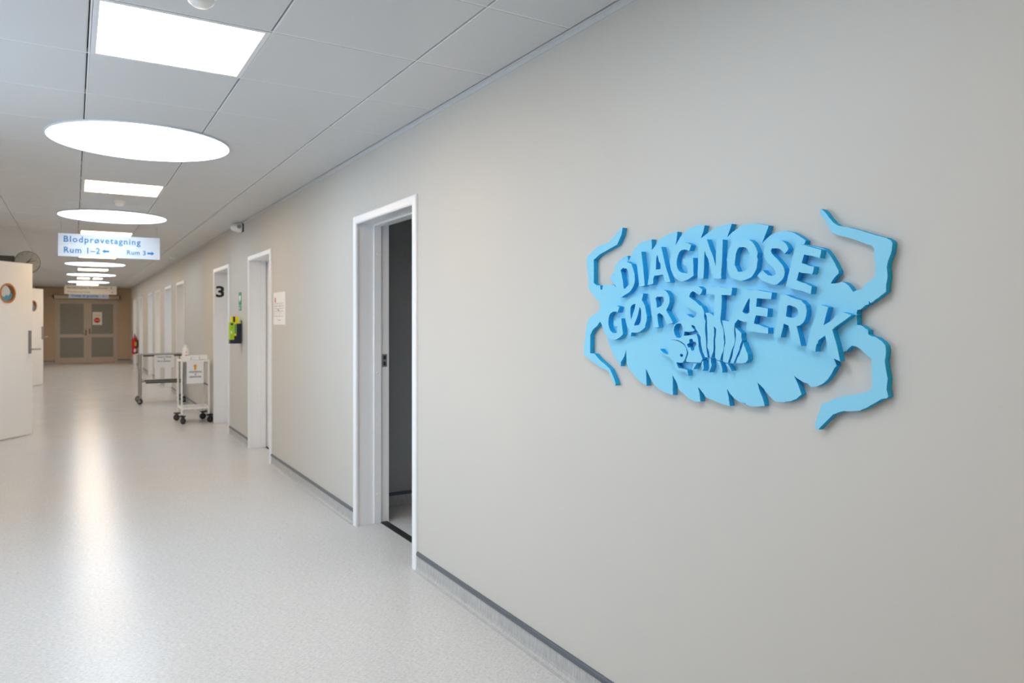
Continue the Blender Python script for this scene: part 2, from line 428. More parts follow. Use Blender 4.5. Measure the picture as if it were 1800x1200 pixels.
# ------------------------------------------------------------------ doorways in the right-hand wall
def casing(m_, x, sgn, a, c, h, fw):
    """rounded frame face with mitred corners, standing proud of the wall"""
    prof = [(0, -0.003), (0, 0.010), (0.003, 0.014), (0.009, 0.0165), (fw - 0.009, 0.0165), (fw - 0.003, 0.014), (fw, 0.010), (fw, -0.003)]
    rings = [[(x - sgn * q, yy, zz) for d, q in prof for yy, zz in [pt(d)]] for pt in (lambda d: (a + d, 0), lambda d: (a + d, h - d), lambda d: (c - d, h - d), lambda d: (c - d, 0))]
    n = len(prof)
    m_.add([p for r in rings for p in r], [(r * n + i, r * n + (i + 1) % n, (r + 1) * n + (i + 1) % n, (r + 1) * n + i) for r in range(3) for i in range(n)] + [tuple(range(n)), tuple(reversed(range(3 * n, 4 * n)))])
for n, (a, c) in enumerate(RD, 1):
    d = empty_struct('door_%d' % n, (WR, (a + c) / 2, 0))
    ia, ic, iz = a + FW - 0.008, c - FW + 0.008, FH - FW + 0.008      # clear opening
    m_ = MB(); casing(m_, WR, 1, a, c, FH, FW); m_.build('frame_trim', 'frame_white', d)
    for ya, yb in ((a + 0.03, ia), (ic, c - 0.03)):
        B(WR + 0.002, WR + 0.165, ya, yb, 0, FH - 0.03).build('jamb', 'frame_white', d)
    B(WR + 0.002, WR + 0.165, ia, ic, iz, FH - 0.03).build('head_jamb', 'frame_white', d)
    sx0 = WR + 0.112
    for ya, yb in ((ia, ia + 0.012), (ic - 0.012, ic)):
        B(sx0, WR + 0.165, ya, yb, 0, iz, bevel=0.002).build('door_stop', 'frame_white', d)
    B(sx0, WR + 0.165, ia, ic, iz - 0.012, iz, bevel=0.002).build('door_stop', 'frame_white', d)
    m_ = MB(); m_.box(WR + 0.170, WR + WT + 0.012, a + 0.03, ia, 0, FH - 0.03); m_.box(WR + 0.170, WR + WT + 0.012, ic, c - 0.03, 0, FH - 0.03); m_.box(WR + 0.170, WR + WT + 0.012, ia, ic, iz, FH - 0.03)
    m_.build('inner_frame', 'frame_white', d)
    B(WR + 0.160, WR + WT, ia, ic, 0, 0.004).build('threshold', 'threshold', d)
    if n == 1:
        for z in (0.197, 1.014, 1.816):
            MB().lathe([(0.0065, 0), (0.0065, -0.0015), (0.004, -0.003)], (1.75, ic - 0.012, z), 'Y', 12).build('screw_cap', 'plastic_white', d)
        st = B(1.788, 1.822, ic - 0.002, ic + 0.001, 1.052, 1.138).build('strike_plate', 'brushed', d)
        B(1.797, 1.814, ic - 0.0028, ic - 0.002, 1.062, 1.087).build('latch_hole', 'ink', st); B(1.797, 1.814, ic - 0.0028, ic - 0.002, 1.103, 1.128).build('latch_hole', 'ink', st)
        lf = B(WR + WT + 0.014, WR + WT + 0.014 + ic - ia - 0.02, ia - 0.045, ia - 0.005, 0.01, iz - 0.006).build('leaf', 'leaf_white', d)   # swung back into the dark room
    else:
        lf = B(WR + 0.171, WR + 0.208, ia + 0.003, ic - 0.003, 0.008, iz - 0.003).build('leaf', 'leaf_white', d)
        hy = ia + 0.07
        m_ = MB(); m_.box(WR + 0.165, WR + 0.171, hy - 0.02, hy + 0.02, 0.97, 1.24, bevel=0.002); m_.tube([(WR + 0.165, hy, 1.03), (WR + 0.125, hy, 1.03), (WR + 0.122, hy + 0.02, 1.03), (WR + 0.122, hy + 0.12, 1.03)], 0.009, 8)
        m_.build('handle', 'brushed', lf)
    if n == 3:
        lettering('3', 'ink', d, 1.624, 1.690, 0.108, 0.140, FRONT(ic - 0.0012), bold=0.032, name='room_number')

# ------------------------------------------------------------------ left-hand doors standing open
def open_leaf(n, a, c, free, direc, label):
    d = empty_struct('door_%d' % n, (WL, (a + c) / 2, 0), label)
    m_ = MB()
    casing(m_, WL, -1, a - 0.05, c + 0.05, 2.115, 0.056)
    m_.box(WL - WT, WL - 0.003, a, a + 0.02, 0, 2.07); m_.box(WL - WT, WL - 0.003, c - 0.02, c, 0, 2.07); m_.box(WL - WT, WL - 0.003, a + 0.02, c - 0.02, 2.05, 2.07)
    m_.build('frame_trim', 'frame_white', d)
    # leaf in its own frame: s measured from the free edge towards the hinge
    dx, dy = direc; nx, ny = dy, -dx                 # normal towards the viewer
    if ny > 0: nx, ny = -nx, -ny
    P_ = lambda s, z, off: (free[0] + dx * s + nx * off, free[1] + dy * s + ny * off, z)
    L = 0.93; R_ = 0.112; cs, cz = 0.372, 1.684
    ring = lambda r, k=36: [(cs + r * math.cos(2 * PI * i / k), cz + r * math.sin(2 * PI * i / k)) for i in range(k)]
    fr = lambda s, z, off: P_(s, z, off)
    lf = MB().prism([[(0, 0.012), (L, 0.012), (L, 2.05), (0, 2.05)], ring(R_)], fr, 0.0, -0.042).build('leaf', 'leaf_white', d)
    pr = MB().prism([ring(R_ + 0.003), ring(R_ - 0.016)], fr, 0.006, -0.048).build('porthole_ring', 'wood', lf)
    MB().prism([ring(R_ - 0.012)], fr, -0.018, -0.024).build('glass', 'pane', lf)
    wave = [(cs + 0.088 * math.cos(t), cz + 0.088 * math.sin(t)) for t in [math.radians(180 + 4 + i * 12) for i in range(15)]]
    wave += [(cs + 0.06, cz - 0.03), (cs + 0.03, cz - 0.045), (cs, cz - 0.015), (cs - 0.03, cz - 0.03), (cs - 0.06, cz + 0.005)]
    MB().prism([wave], fr, -0.015, -0.017).build('blue_film', 'film_blue', lf)
    ho = MB().prism([[(0.026, 0.975), (0.062, 0.975), (0.062, 1.25), (0.026, 1.25)]], fr, 0.010, 0.0).build('lock_plate', 'brushed', lf)
    MB().tube([P_(0.045, 1.028, 0.010), P_(0.045, 1.028, 0.05), P_(0.035, 1.028, 0.056), P_(-0.06, 1.028, 0.056)], 0.0095, 8).build('lever', 'steel', lf)
    m_ = MB()
    for z in (0.25, 1.05, 1.85): m_.tube([P_(L + 0.006, z - 0.04, 0.004), P_(L + 0.006, z + 0.04, 0.004)], 0.008, 8)
    m_.build('hinge', 'brushed', lf)
    return d
open_leaf(10, *LD[0], (-0.427, 10.44), (-0.609, -0.793), 'white door with porthole standing open on the left, nearer one')
open_leaf(11, *LD[1], (-0.563, 18.51), (-0.43, -0.903), 'white door with porthole standing open on the left, farther one')

# ------------------------------------------------------------------ double door in the end wall
d = empty_struct('door_12', ((EX0 + EX1) / 2, YE, 0), 'glazed double door closing the far end of the corridor')
m_ = MB(); m_.box(EX0, EX0 + 0.07, YE - 0.02, YE + 0.12, 0, 2.06, bevel=0.004); m_.box(EX1 - 0.07, EX1, YE - 0.02, YE + 0.12, 0, 2.06, bevel=0.004); m_.box(EX0 + 0.07, EX1 - 0.07, YE - 0.02, YE + 0.12, 1.99, 2.06)
m_.build('frame', 'door_beige', d)
mid = 0.363
for xa, xb, hx in ((EX0 + 0.073, mid - 0.003, mid - 0.03), (mid + 0.003, EX1 - 0.073, mid + 0.075)):
    lf = MB()
    ga, gb = (xa + 0.06, xb - 0.085) if xa < 0 else (xa + 0.125, xb - 0.05)
    loops = [[(xa, 0.008), (xb, 0.008), (xb, 1.985), (xa, 1.985)], [(ga, 0.19), (gb, 0.19), (gb, 0.84), (ga, 0.84)], [(ga, 0.945), (gb, 0.945), (gb, 1.93), (ga, 1.93)]]
    o = MB().prism(loops, FRONT(YE), 0.01, 0.055).build('leaf', 'door_beige', d)
    B(ga - 0.01, gb + 0.01, YE + 0.03, YE + 0.036, 0.18, 0.85).build('pane', 'frosted', o)
    B(ga - 0.01, gb + 0.01, YE + 0.03, YE + 0.036, 0.935, 1.94).build('pane', 'frosted', o)
    hz = 1.0 if xa < 0 else 1.04
    MB().box(hx - 0.018, hx + 0.018, YE - 0.002, YE + 0.01, hz - 0.09, hz + 0.09).tube([(hx, YE - 0.004, hz - 0.05), (hx, YE - 0.045, hz - 0.05), (hx - 0.09 if xa < 0 else hx + 0.09, YE - 0.045, hz - 0.05)], 0.008, 8).build('handle', 'steel_dark', o)
op = B(EX0 - 0.03, EX1 + 0.05, YE - 0.15, YE - 0.0, 2.075, 2.20, bevel=0.012).build('door_operator', 'door_beige', d)
B(EX0 - 0.05, EX0 - 0.03, YE - 0.15, YE - 0.0, 2.075, 2.20, bevel=0.006).build('end_cap', 'steel_dark', op); B(EX1 + 0.05, EX1 + 0.07, YE - 0.15, YE, 2.075, 2.20, bevel=0.006).build('end_cap', 'steel_dark', op)
po_ = thing('stop_poster', (0.655, YE + 0.006, 1.25), 'white stop notice with red disc on the right leaf of the far double door', 'poster')
B(0.52, 0.79, YE + 0.022, YE + 0.0235, 1.245, 1.665).build('sheet', 'paper', po_)
B(0.52, 0.79, YE + 0.0235, YE + 0.0295, 1.28, 1.63).build('mounting_tape', 'paper', po_)
MB().lathe([(0.088, 0), (0.088, -0.0006)], (0.648, YE + 0.0218, 1.395), 'Y', 28).build('red_disc', 'print_red', po_)
lettering('STOP', 'paper', po_, 0.583, 1.378, 0.13, 0.036, FRONT(YE + 0.0207), bold=0.02)
lettering('ADGANG FORBUDT', 'ink_grey', po_, 0.555, 1.545, 0.19, 0.022, FRONT(YE + 0.0218), name='heading')

# outlines of the carved sign on the wall plane (y,z in tenths of a millimetre)
BASE = "21117,15822 21074,15974 20821,16082 20449,16280 19849,16350 19538,16542 19310,16714 19160,16770 19100,16788 19160,16552 19386,16244 19888,16106 20327,15992 20696,15817 20696,14977 20531,14893 20327,14884 20311,14728 20206,14724 20166,14873 19810,14887 19538,14851 19348,14711 19677,15019 19810,15110 19577,15294 19462,15410 19500,15535 19310,15668 19085,15773 18849,15817 18805,15627 18645,15835 18502,16012 18289,16158 18011,16226 17663,16253 17650,15903 17503,16018 17338,16208 17014,16311 16697,16367 16498,16377 16523,16151 16573,15958 16388,16182 16206,16316 16027,16405 15733,16479 15560,16481 15361,16437 15418,16254 15514,16074 15333,16161 15165,16248 14891,16343 14623,16374 14334,16369 14412,16189 14506,15996 14308,16137 14103,16215 14052,16277 13802,16300 13508,16286 13058,16177 13151,15977 13279,15720 13035,15889 12805,15979 12581,15992 12317,15920 12101,15802 11911,15667 11953,15569 11683,15502 11400,15424 11313,15356 11202,15214 11085,15031 10989,14851 10981,14781 11124,14650 11202,14542 11008,14540 10894,14570 10799,14531 10705,14458 10631,14353 10594,14311 10513,14349 10375,14360 10303,14475 10143,14568 10037,14662 10027,14958 10072,15127 10062,15292 10125,15380 10267,15426 10594,15575 10780,15645 10970,15698 11183,15807 11281,15993 11400,16166 11500,16303 11500,16409 11460,16411 11360,16320 11242,16164 11124,16028 11008,15945 10780,15885 10484,15784 10231,15690 10020,15602 9779,15529 9661,15452 9627,15384 9644,15224 9728,15003 9762,14843 9745,14614 9779,14452 9779,14289 9950,14163 10160,14036 10203,14097 10196,14014 10285,13989 10411,13890 10491,13881 10513,13787 10469,13756 10508,13767 10502,13528 10381,13514 10291,13445 10216,13404 10216,13306 10143,13266 10026,13241 9881,13148 9796,13054 9782,12892 9810,12700 9768,12430 9739,12296 9768,12050 9725,11891 9768,11846 9881,11822 10026,11726 10231,11595 10441,11490 10656,11453 10843,11442 11002,11387 11131,11330 11294,11165 11427,11032 11544,10899 11629,10903 11629,11067 11527,11345 11443,11561 11294,11605 11098,11711 10843,11806 10594,11856 10351,11919 10172,11990 10119,12077 10119,12409 10137,12740 10291,12845 10411,12953 10502,13006 10625,13031 10687,12986 10780,12898 10868,12866 11034,12874 11111,12697 11082,12640 11034,12527 11098,12466 11180,12315 11294,12162 11410,12065 11595,11977 11766,11955 11852,12033 11974,12054 12116,12120 12259,12202 12151,12011 12045,11761 12027,11747 12187,11611 12367,11533 12588,11487 12813,11475 12966,11556 13120,11685 13277,11832 13436,11949 13376,11760 13277,11575 13198,11358 13206,11326 13436,11287 13679,11262 13843,11328 13968,11355 13852,11311 14061,11356 14231,11424 14403,11559 14512,11685 14447,11438 14403,11206 14667,11231 14936,11290 15305,11367 15470,11521 15627,11657 15565,11443 15531,11227 15781,11204 16027,11277 16226,11404 16429,11514 16557,11761 16697,11935 16697,11640 16687,11317 17056,11371 17382,11476 17575,11613 17715,11756 17930,12069 17913,11781 17896,11512 18172,11608 18407,11748 18585,11875 18766,12003 18888,12195 18912,12434 18912,12654 19011,12430 19197,12220 19197,12079 19449,12290 19706,12607 19868,12890 19934,13054 20066,13177 20266,13530 20334,13601 20503,13445 20744,13316 20905,13122 20905,12459 20641,12448 20368,12248 20000,12078 19771,11946 19577,11670 19468,11466 19494,11399 19706,11662 19901,11897 20233,11961 20849,12184 21259,12381 21288,12639 21202,13074 21117,13463 21024,13678 20675,13868 20401,13950 20368,13979 20343,14104 20368,14306 20572,14387 20654,14517 20905,14678 21015,14836 20989,15144 21117,15564"
RAISED = [
  ("D", ["19268,15525 19154,15580 18992,15600 18848,15621 18658,15602 18533,15538 18409,15499 18363,15394 18302,15269 18256,15145 18241,15002 18262,14862 18332,14743 18425,14646 18533,14568 18674,14521 18800,14474 18896,14425 18992,14411 19040,14564 19089,14691 19121,14859 19170,15049 19203,15239 19252,15367", "18970,15329 18896,15376 18816,15407 18769,15369 18674,15373 18611,15318 18564,15182 18533,15017 18527,14894 18558,14814 18627,14766 18721,14708 18800,14695 18832,14846 18864,15013 18912,15181"]),
  ("I", ["18186,15830 18074,15858 17924,15869 17909,15764 17879,15563 17835,15320 17805,15100 17776,14900 17770,14760 17894,14742 18029,14735 18059,14953 18104,15217 18134,15460 18165,15663"]),
  ("A", ["17327,15924 17003,15944 16947,15785 16864,15529 16782,15274 16700,15097 16632,14941 16592,14825 16700,14820 16809,14819 16850,14913 16892,15012 16919,15071 17086,15061 17312,15053 17364,14958 17369,14802 17499,14784 17629,14774 17600,14911 17542,15105 17499,15339 17441,15571 17384,15762", "17185,15717 17142,15626 17100,15488 17036,15425 17025,15308 17036,15247 17241,15244 17233,15400 17221,15594"]),
  ("G", ["16132,15993 15964,15982 15824,15942 15710,15876 15748,15797 15798,15713 15887,15753 16003,15772 16119,15764 16211,15706 16276,15580 16316,15451 16316,15320 16276,15214 16211,15135 16106,15082 15977,15065 15887,15047 15836,15057 15849,15159 15875,15281 15951,15305 16029,15319 16042,15394 16060,15485 15926,15483 15798,15488 15635,15498 15627,15329 15622,15146 15610,14971 15697,14930 15798,14880 15926,14840 16029,14821 16132,14826 16237,14864 16342,14907 16435,14978 16502,15086 16556,15184 16596,15319 16615,15453 16588,15585 16556,15715 16475,15831 16356,15915 16250,15968"]),
  ("N", ["15362,16008 15240,16005 15088,15994 15036,15878 14964,15711 14870,15526 14800,15343 14734,15162 14741,15304 14741,15498 14734,15674 14706,15795 14702,15927 14488,15929 14488,15740 14499,15531 14511,15287 14533,15079 14545,14905 14533,14830 14614,14820 14835,14840 14882,14958 14941,15086 14988,15249 15036,15414 15120,15545 15175,15675 15185,15532 15192,15263 15204,15048 15223,14869 15325,14871 15453,14884 15448,15062 15436,15279 15419,15551 15399,15785 15374,15909"]),
  ("O", ["13978,15857 13805,15866 13634,15850 13528,15823 13424,15746 13351,15656 13299,15568 13254,15457 13279,15367 13254,15266 13279,15135 13289,15036 13341,14956 13403,14877 13465,14813 13591,14769 13698,14741 13826,14722 13935,14744 14066,14802 14176,14833 14243,14906 14277,15011 14311,15083 14322,15205 14338,15345 14311,15482 14277,15583 14221,15665 14176,15756 14088,15816", "13891,15657 13762,15655 13655,15624 13591,15560 13545,15472 13539,15354 13560,15221 13575,15088 13613,15040 13676,15001 13783,14974 13935,14978 13967,15044 14011,15124 14048,15169 14044,15255 14022,15373 14011,15475 13978,15558 13935,15623"]),
  ("S", ["12659,15726 12523,15718 12437,15678 12352,15614 12304,15546 12272,15480 12314,15420 12403,15356 12466,15433 12552,15504 12659,15521 12796,15533 12825,15471 12796,15395 12717,15316 12620,15239 12543,15158 12466,15073 12409,14981 12390,14884 12409,14774 12466,14697 12543,14636 12620,14584 12698,14566 12815,14592 12915,14613 13015,14658 13115,14696 13197,14758 13269,14844 13197,14898 13095,14983 13015,14904 12925,14834 12835,14813 12678,14820 12668,14868 12688,14934 12756,15019 12855,15099 12925,15160 12994,15247 13035,15299 13051,15399 13055,15482 13015,15577 12944,15652 12835,15707"]),
  ("E", ["12028,15569 11927,15560 11783,15523 11640,15472 11482,15420 11317,15365 11335,15278 11360,15166 11447,15196 11569,15243 11693,15261 11810,15293 11837,15210 11882,15081 11783,15051 11658,14996 11520,14968 11543,14866 11578,14779 11693,14813 11855,14830 11964,14863 11991,14767 12028,14656 11927,14608 11765,14561 11676,14519 11587,14477 11605,14377 11617,14289 11747,14336 11891,14388 12055,14417 12185,14454 12354,14524 12326,14626 12288,14783 12241,14923 12204,15063 12148,15249 12102,15403 12055,15524"]),
  ("G2", ["19482,14113 19218,14146 19030,14095 19072,14002 19120,13909 19218,13941 19366,13943 19482,13891 19565,13818 19615,13670 19615,13500 19565,13373 19498,13279 19382,13217 19218,13209 19159,13231 19136,13377 19136,13444 19283,13428 19310,13522 19333,13617 19185,13644 18927,13710 18911,13544 18879,13379 18847,13183 18959,13099 19088,13034 19218,12989 19415,12975 19532,13004 19632,13076 19717,13202 19784,13329 19852,13457 19880,13606 19859,13756 19801,13905 19717,14010 19599,14083"]),
  ("Ø", ["17998,14524 17834,14502 17864,14404 17908,14295 17834,14224 17760,14123 17716,13983 17687,13864 17657,13785 17672,13626 17731,13507 17745,13418 17849,13348 17998,13276 18148,13240 18301,13242 18408,13245 18455,13118 18610,13166 18563,13259 18532,13331 18610,13422 18689,13565 18720,13709 18752,13874 18736,14038 18704,14182 18610,14302 18455,14370 18270,14415 18088,14406", "18408,14135 18270,14183 18209,14171 18255,14031 18347,13829 18424,13663 18455,13749 18470,13912 18461,14054", "18004,14077 17953,14006 17932,13906 17944,13706 17968,13566 18058,13486 18270,13469 18270,13526 18148,13707 18073,13867"]),
  ("R", ["17556,14533 17354,14575 17127,14592 16905,14587 16795,14555 16699,14475 16631,14349 16626,14196 16685,14083 16773,13951 16699,13855 16604,13740 16475,13565 16604,13540 16740,13530 16822,13645 16932,13799 17071,13874 17178,13830 17156,13665 17105,13432 17212,13416 17354,13401 17383,13587 17426,13783 17469,14019 17498,14216 17532,14374", "17254,14337 17170,14393 17071,14381 16960,14387 16891,14337 16877,14241 16932,14146 17043,14071 17198,14034 17206,14171"]),
  ("S2", ["15958,14543 15868,14595 15767,14619 15566,14638 15417,14641 15331,14583 15258,14535 15295,14446 15368,14382 15467,14416 15591,14493 15666,14505 15754,14443 15792,14343 15666,14266 15516,14190 15368,14077 15295,14058 15234,13967 15186,13862 15198,13750 15137,13606 15153,13488 15153,13336 15121,13078 15108,12866 15086,12715 15060,12625 15052,12568 15167,12563 15163,12583 15245,12709 15276,12815 15307,12921 15327,13043 15327,13143 15389,13226 15452,13309 15525,13386 15557,13455 15641,13498 15705,13493 15684,13439 15578,13362 15599,13323 15812,13289 15985,13303 16018,13177 15877,13184 15641,13199 15494,13232 15452,13148 15421,13010 15410,12857 15369,12736 15307,12615 15255,12511 15286,12463 15327,12403 15536,12393 15748,12395 15920,12400 15920,12465 15866,12562 15823,12673 15877,12780 15974,12918 16072,12971 16271,13037 16496,13061 16575,13060 16541,13160 16482,13273 16469,13417 16394,13529 16294,13570 16205,13601 16152,13634 16061,13671 15958,13755 15907,13825 15767,13753 15641,13712 15516,13761 15486,13825 15516,13889 15691,13955 15868,14050 15958,14163 16009,14275 16015,14406", "16442,13341 16416,13455 16336,13531 16204,13550 16113,13522 16074,13438 16035,13346 16048,13234 16100,13140 16204,13106 16310,13117 16389,13191", "15716,13093 15652,13079 15631,13005 15525,13000 15489,12932 15525,12877 15578,12844 15578,12767 15684,12728 15748,12831 15833,12825 15887,12913 15812,12954 15780,12978 15790,13064"]),
  ("head", ["16575,13044 16406,13038 16182,12984 15996,12894 15920,12802 15881,12686 15909,12591 15985,12447 16050,12368 16182,12351 16327,12364 16294,12274 16238,12189 16138,12187 15985,12172 15866,12147 15823,11983 15887,12037 15985,12101 16094,12111 16271,12108 16361,12159 16428,12299 16462,12406 16598,12451 16656,12521 16701,12519 16840,12554 16969,12606 17040,12669 17087,12737 17047,12750 17004,12694 16910,12633 16771,12589 16690,12584 16667,12658 16678,12722 16701,12850 16667,12956", "16182,12596 16127,12633 16050,12609 16050,12562 16105,12520 16160,12550"]),
  ("T", ["15101,14619 14958,14619 14562,14579 14144,14545 14144,14485 14178,14340 14334,14350 14527,14363 14516,14219 14527,14044 14550,13834 14573,13650 14551,13565 14464,13403 14444,13255 14454,13152 14425,13034 14444,12886 14464,12767 14522,12676 14580,12504 14697,12506 14766,12574 14766,12757 14756,12877 14766,13086 14740,13236 14727,13385 14776,13437 14825,13459 14805,13385 14800,13235 14825,13085 14831,12754 14915,12568 14965,12572 14995,12658 14995,12718 15072,12867 15056,13080 15066,13306 15080,13488 15077,13606 15089,13750 15154,13854 15030,13865 14911,13820 14817,13775 14798,13907 14793,14120 14789,14367 14982,14400 15113,14404"]),
  ("Æ", ["13661,14480 13481,14457 13315,14451 13131,14419 12791,14366 12801,14302 12821,14197 12930,14205 13090,14212 13253,14230 13284,14226 13295,14118 13311,14005 13172,13986 12920,13946 12930,13848 12946,13726 13050,13743 13213,13760 13315,13773 13357,13670 13381,13550 13213,13520 13030,13456 12914,13440 12914,13285 13090,13291 13253,13305 13419,13328 13639,13347 13650,13451 13629,13536 13608,13595 13735,13595 13940,13663 14050,13543 14066,13391 14057,13232 14038,13101 14066,12956 14159,12793 14216,12630 14292,12443 14387,12449 14464,12465 14473,12531 14464,12649 14435,12857 14387,12991 14396,13182 14425,13300 14464,13462 14502,13639 14267,13606 14111,13830 14039,13929 13886,14148 13800,14299 13746,14433", "13534,14254 13519,14173 13540,14056 13534,13955 13523,13905 13544,13855 13608,13813 13693,13823 13778,13874 13746,13942 13693,14025 13629,14125"]),
  ("stripe", ["14029,13443 13918,13364 13808,13279 13817,13178 13790,13085 13863,12932 13881,12831 13973,12669 14094,12439 14212,12440 14122,12677 14103,12809 14047,12956 14019,13102 14001,13247 14019,13334"]),
  ("tail", ["13744,13036 13708,12937 13645,12810 13591,12713 13582,12571 13663,12481 13772,12455 14010,12447 13955,12583 13881,12701 13790,12906"]),
  ("R2", ["12500,14309 12366,14296 12234,14245 12141,14203 12217,14236 12076,14190 11899,14143 11841,14083 11763,14015 11734,13889 11748,13756 11782,13656 11841,13572 11938,13505 12027,13487 11997,13369 11958,13235 11919,13085 11893,12988 12017,13023 12166,13078 12206,13231 12267,13477 12272,13500 12347,13524 12423,13552 12442,13444 12480,13331 12519,13194 12615,13209 12742,13223 12703,13377 12654,13571 12615,13764 12577,13989 12538,14165", "12318,14008 12247,14032 12156,13996 12057,13969 11997,13909 11978,13842 12007,13758 12076,13707 12217,13699 12348,13734 12348,13777 12328,13897"]),
  ("K", ["11402,13991 11347,14015 11236,13988 11126,13954 11154,13865 11199,13720 11254,13516 11108,13590 11018,13654 10928,13734 10752,13828 10647,13804 10509,13755 10647,13661 10787,13574 10911,13494 11018,13401 10982,13300 10928,13141 10875,12950 10804,12650 10893,12678 11000,12721 11099,12749 11126,12845 11163,13022 11208,13264 11291,13214 11402,13138 11412,13081 11459,13030 11477,12931 11487,12856 11610,12893 11744,12947 11696,13123 11638,13324 11572,13506 11515,13672 11421,13901"]),
  ("leg1", ["15599,12353 15483,12365 15616,12193 15679,12189"]),
  ("leg2", ["15280,12421 15229,12466 15223,12344 15206,12239 15260,12159 15301,12310"]),
  ("leg3", ["14995,12537 14935,12552 14925,12420 14901,12331 14955,12222 15005,12129 14969,12282 14995,12401"]),
  ("leg4", ["14717,12478 14589,12473 14541,12379 14502,12263 14493,12153 14580,12273 14658,12388"]),
  ("leg5", ["14387,12409 14292,12407 14216,12308 14163,12224 14197,12222 14311,12318"]),
]

# ------------------------------------------------------------------ ceiling lights
CX = (XE[2] + XE[3]) / 2
PL = {-6: 'square ceiling light panel just behind the viewer, out of the picture', 0: 'largest square ceiling light panel, nearest in view, at the top of the picture',
      6: 'second square ceiling light panel, between the two largest round lights', 12: 'third square light panel, just above the sign Blodprøvetagning',
      18: 'square light panel under the lower edge of the sign Blodprøvetagning, split by a detector', 24: 'square light panel between the third and fourth round lights in view',
      30: 'square light panel between the fourth and fifth round lights, split by a detector', 36: 'farthest square light panel, above the cream hanging sign'}
DLB = {-3: 'round ceiling light above the carved blue sign, out of the picture', 3: 'largest round ceiling light, nearest in view',
       9: 'second largest round ceiling light, above the sign Blodprøvetagning', 15: 'round ceiling light hidden behind the sign Blodprøvetagning',
       21: 'third round ceiling light in view, just below the sign Blodprøvetagning', 27: 'fourth round ceiling light in view along the corridor', 33: 'fifth and farthest round ceiling light, before the cream hanging sign'}
def cell(k): return Y0 + DY * (k + 0.5)
proto = None
for k in PANELS:
    loc = (CX, cell(k), CZ)
    if proto is None:
        proto = thing('ceiling_light_panel', loc, PL[k], 'ceiling light', 'square light panels in the ceiling')
        hx, hy = (XE[3] - XE[2]) / 2 - 0.005, DY / 2 - 0.0042; x, y = loc[0], loc[1]
        m_ = MB(); e = 0.020
        m_.box(x - hx, x - hx + e, y - hy, y + hy, CZ - 0.002, CZ + 0.04); m_.box(x + hx - e, x + hx, y - hy, y + hy, CZ - 0.002, CZ + 0.04)
        m_.box(x - hx + e, x + hx - e, y - hy, y - hy + e, CZ - 0.002, CZ + 0.04); m_.box(x - hx + e, x + hx - e, y + hy - e, y + hy, CZ - 0.002, CZ + 0.04)
        m_.build('frame', 'light_frame', proto)
        B(x - hx + e, x + hx - e, y - hy + e, y + hy - e, CZ + 0.001, CZ + 0.02).build('diffuser', 'panel_glow', proto)
    else: copy_thing(proto, loc, PL[k])
proto = None
for k in DISCS:
    loc = (CX + 0.006, cell(k), CZ)
    if proto is None:
        proto = thing('round_ceiling_light', loc, DLB[k], 'ceiling light', 'round lights in the ceiling')
        MB().lathe([(0.497, -0.001), (0.497, -0.009), (0.503, -0.012), (0.508, -0.009), (0.508, -0.001)], loc, 'Z', 72).build('rim', 'light_frame', proto)
        MB().lathe([(0.0001, -0.010), (0.498, -0.010), (0.498, -0.002)], loc, 'Z', 72, smooth=False).build('diffuser', 'disc_glow', proto)
    else: copy_thing(proto, loc, DLB[k])

# smoke detectors
SD = [(0.362, 2.60, 'white smoke detector cut by the top edge of the picture'), (0.356, 7.50, 'white smoke detector on the ceiling between second panel and second round light'),
      (0.372, 13.55, 'white detector hanging in front of the light panel under the sign Blodprøvetagning'), (0.372, 20.95, 'farthest white detector on the ceiling, before a split light panel')]
proto = None
for x, y, lb in SD:
    if proto is None:
        proto = thing('smoke_detector', (x, y, CZ), lb, 'smoke detector', 'smoke detectors on the ceiling')
        MB().lathe([(0.052, 0.0), (0.052, -0.014), (0.046, -0.018)], (x, y, CZ), 'Z', 28).build('base', 'plastic_white', proto)
        MB().lathe([(0.040, -0.018), (0.043, -0.026), (0.040, -0.040), (0.026, -0.052), (0.0001, -0.055)], (x, y, CZ), 'Z', 28).build('dome', 'plastic_white', proto)
    else: copy_thing(proto, (x, y, CZ), lb)
x, y = 1.435, 13.55
t = thing('ceiling_sensor', (x, y, CZ), 'small white dome sensor on the ceiling close to the right wall', 'sensor')
MB().lathe([(0.045, 0.0), (0.045, -0.012), (0.040, -0.03), (0.022, -0.042), (0.0001, -0.045)], (x, y, CZ), 'Z', 24).build('dome', 'plastic_white', t)

# ------------------------------------------------------------------ the carved blue sign on the right wall
def parse(s): return [(float(p.split(',')[0]) / 10000.0, float(p.split(',')[1]) / 10000.0) for p in s.split()]
def hand_cut(poly, step=0.007, amp=0.00055):
    """break the straight runs into short facets, as a hot-wire cut leaves them"""
    out = []
    for i, p in enumerate(poly):
        q = poly[(i + 1) % len(poly)]; d = math.hypot(q[0] - p[0], q[1] - p[1]); n = max(1, int(d / step))
        nx, ny = ((q[1] - p[1]) / d, -(q[0] - p[0]) / d) if d > 1e-6 else (0, 0)
        for j in range(n):
            f = j / n; o = random.uniform(-amp, amp) if j else 0
            out.append((p[0] + (q[0] - p[0]) * f + nx * o, p[1] + (q[1] - p[1]) * f + ny * o))
    return out
TB = TL = 0.020
sign = thing('bug_wall_sign', (WR - TB, 1.55, 1.09), 'light blue carved foam bug sign on the right wall reading DIAGNOSE GØR STÆRK', 'wall sign')
MB().prism([hand_cut(parse(BASE))], rightwall(WR), -TB, -0.0005, side=1).build('bug_plate', 'foam', sign, 'foam_cut')
NM = {'S2': 'letter_and_creature_front', 'head': 'creature_head', 'T': 'letter_and_creature_stripe', 'Æ': 'letter_and_creature_stripe', 'stripe': 'creature_stripe', 'tail': 'creature_tail'}
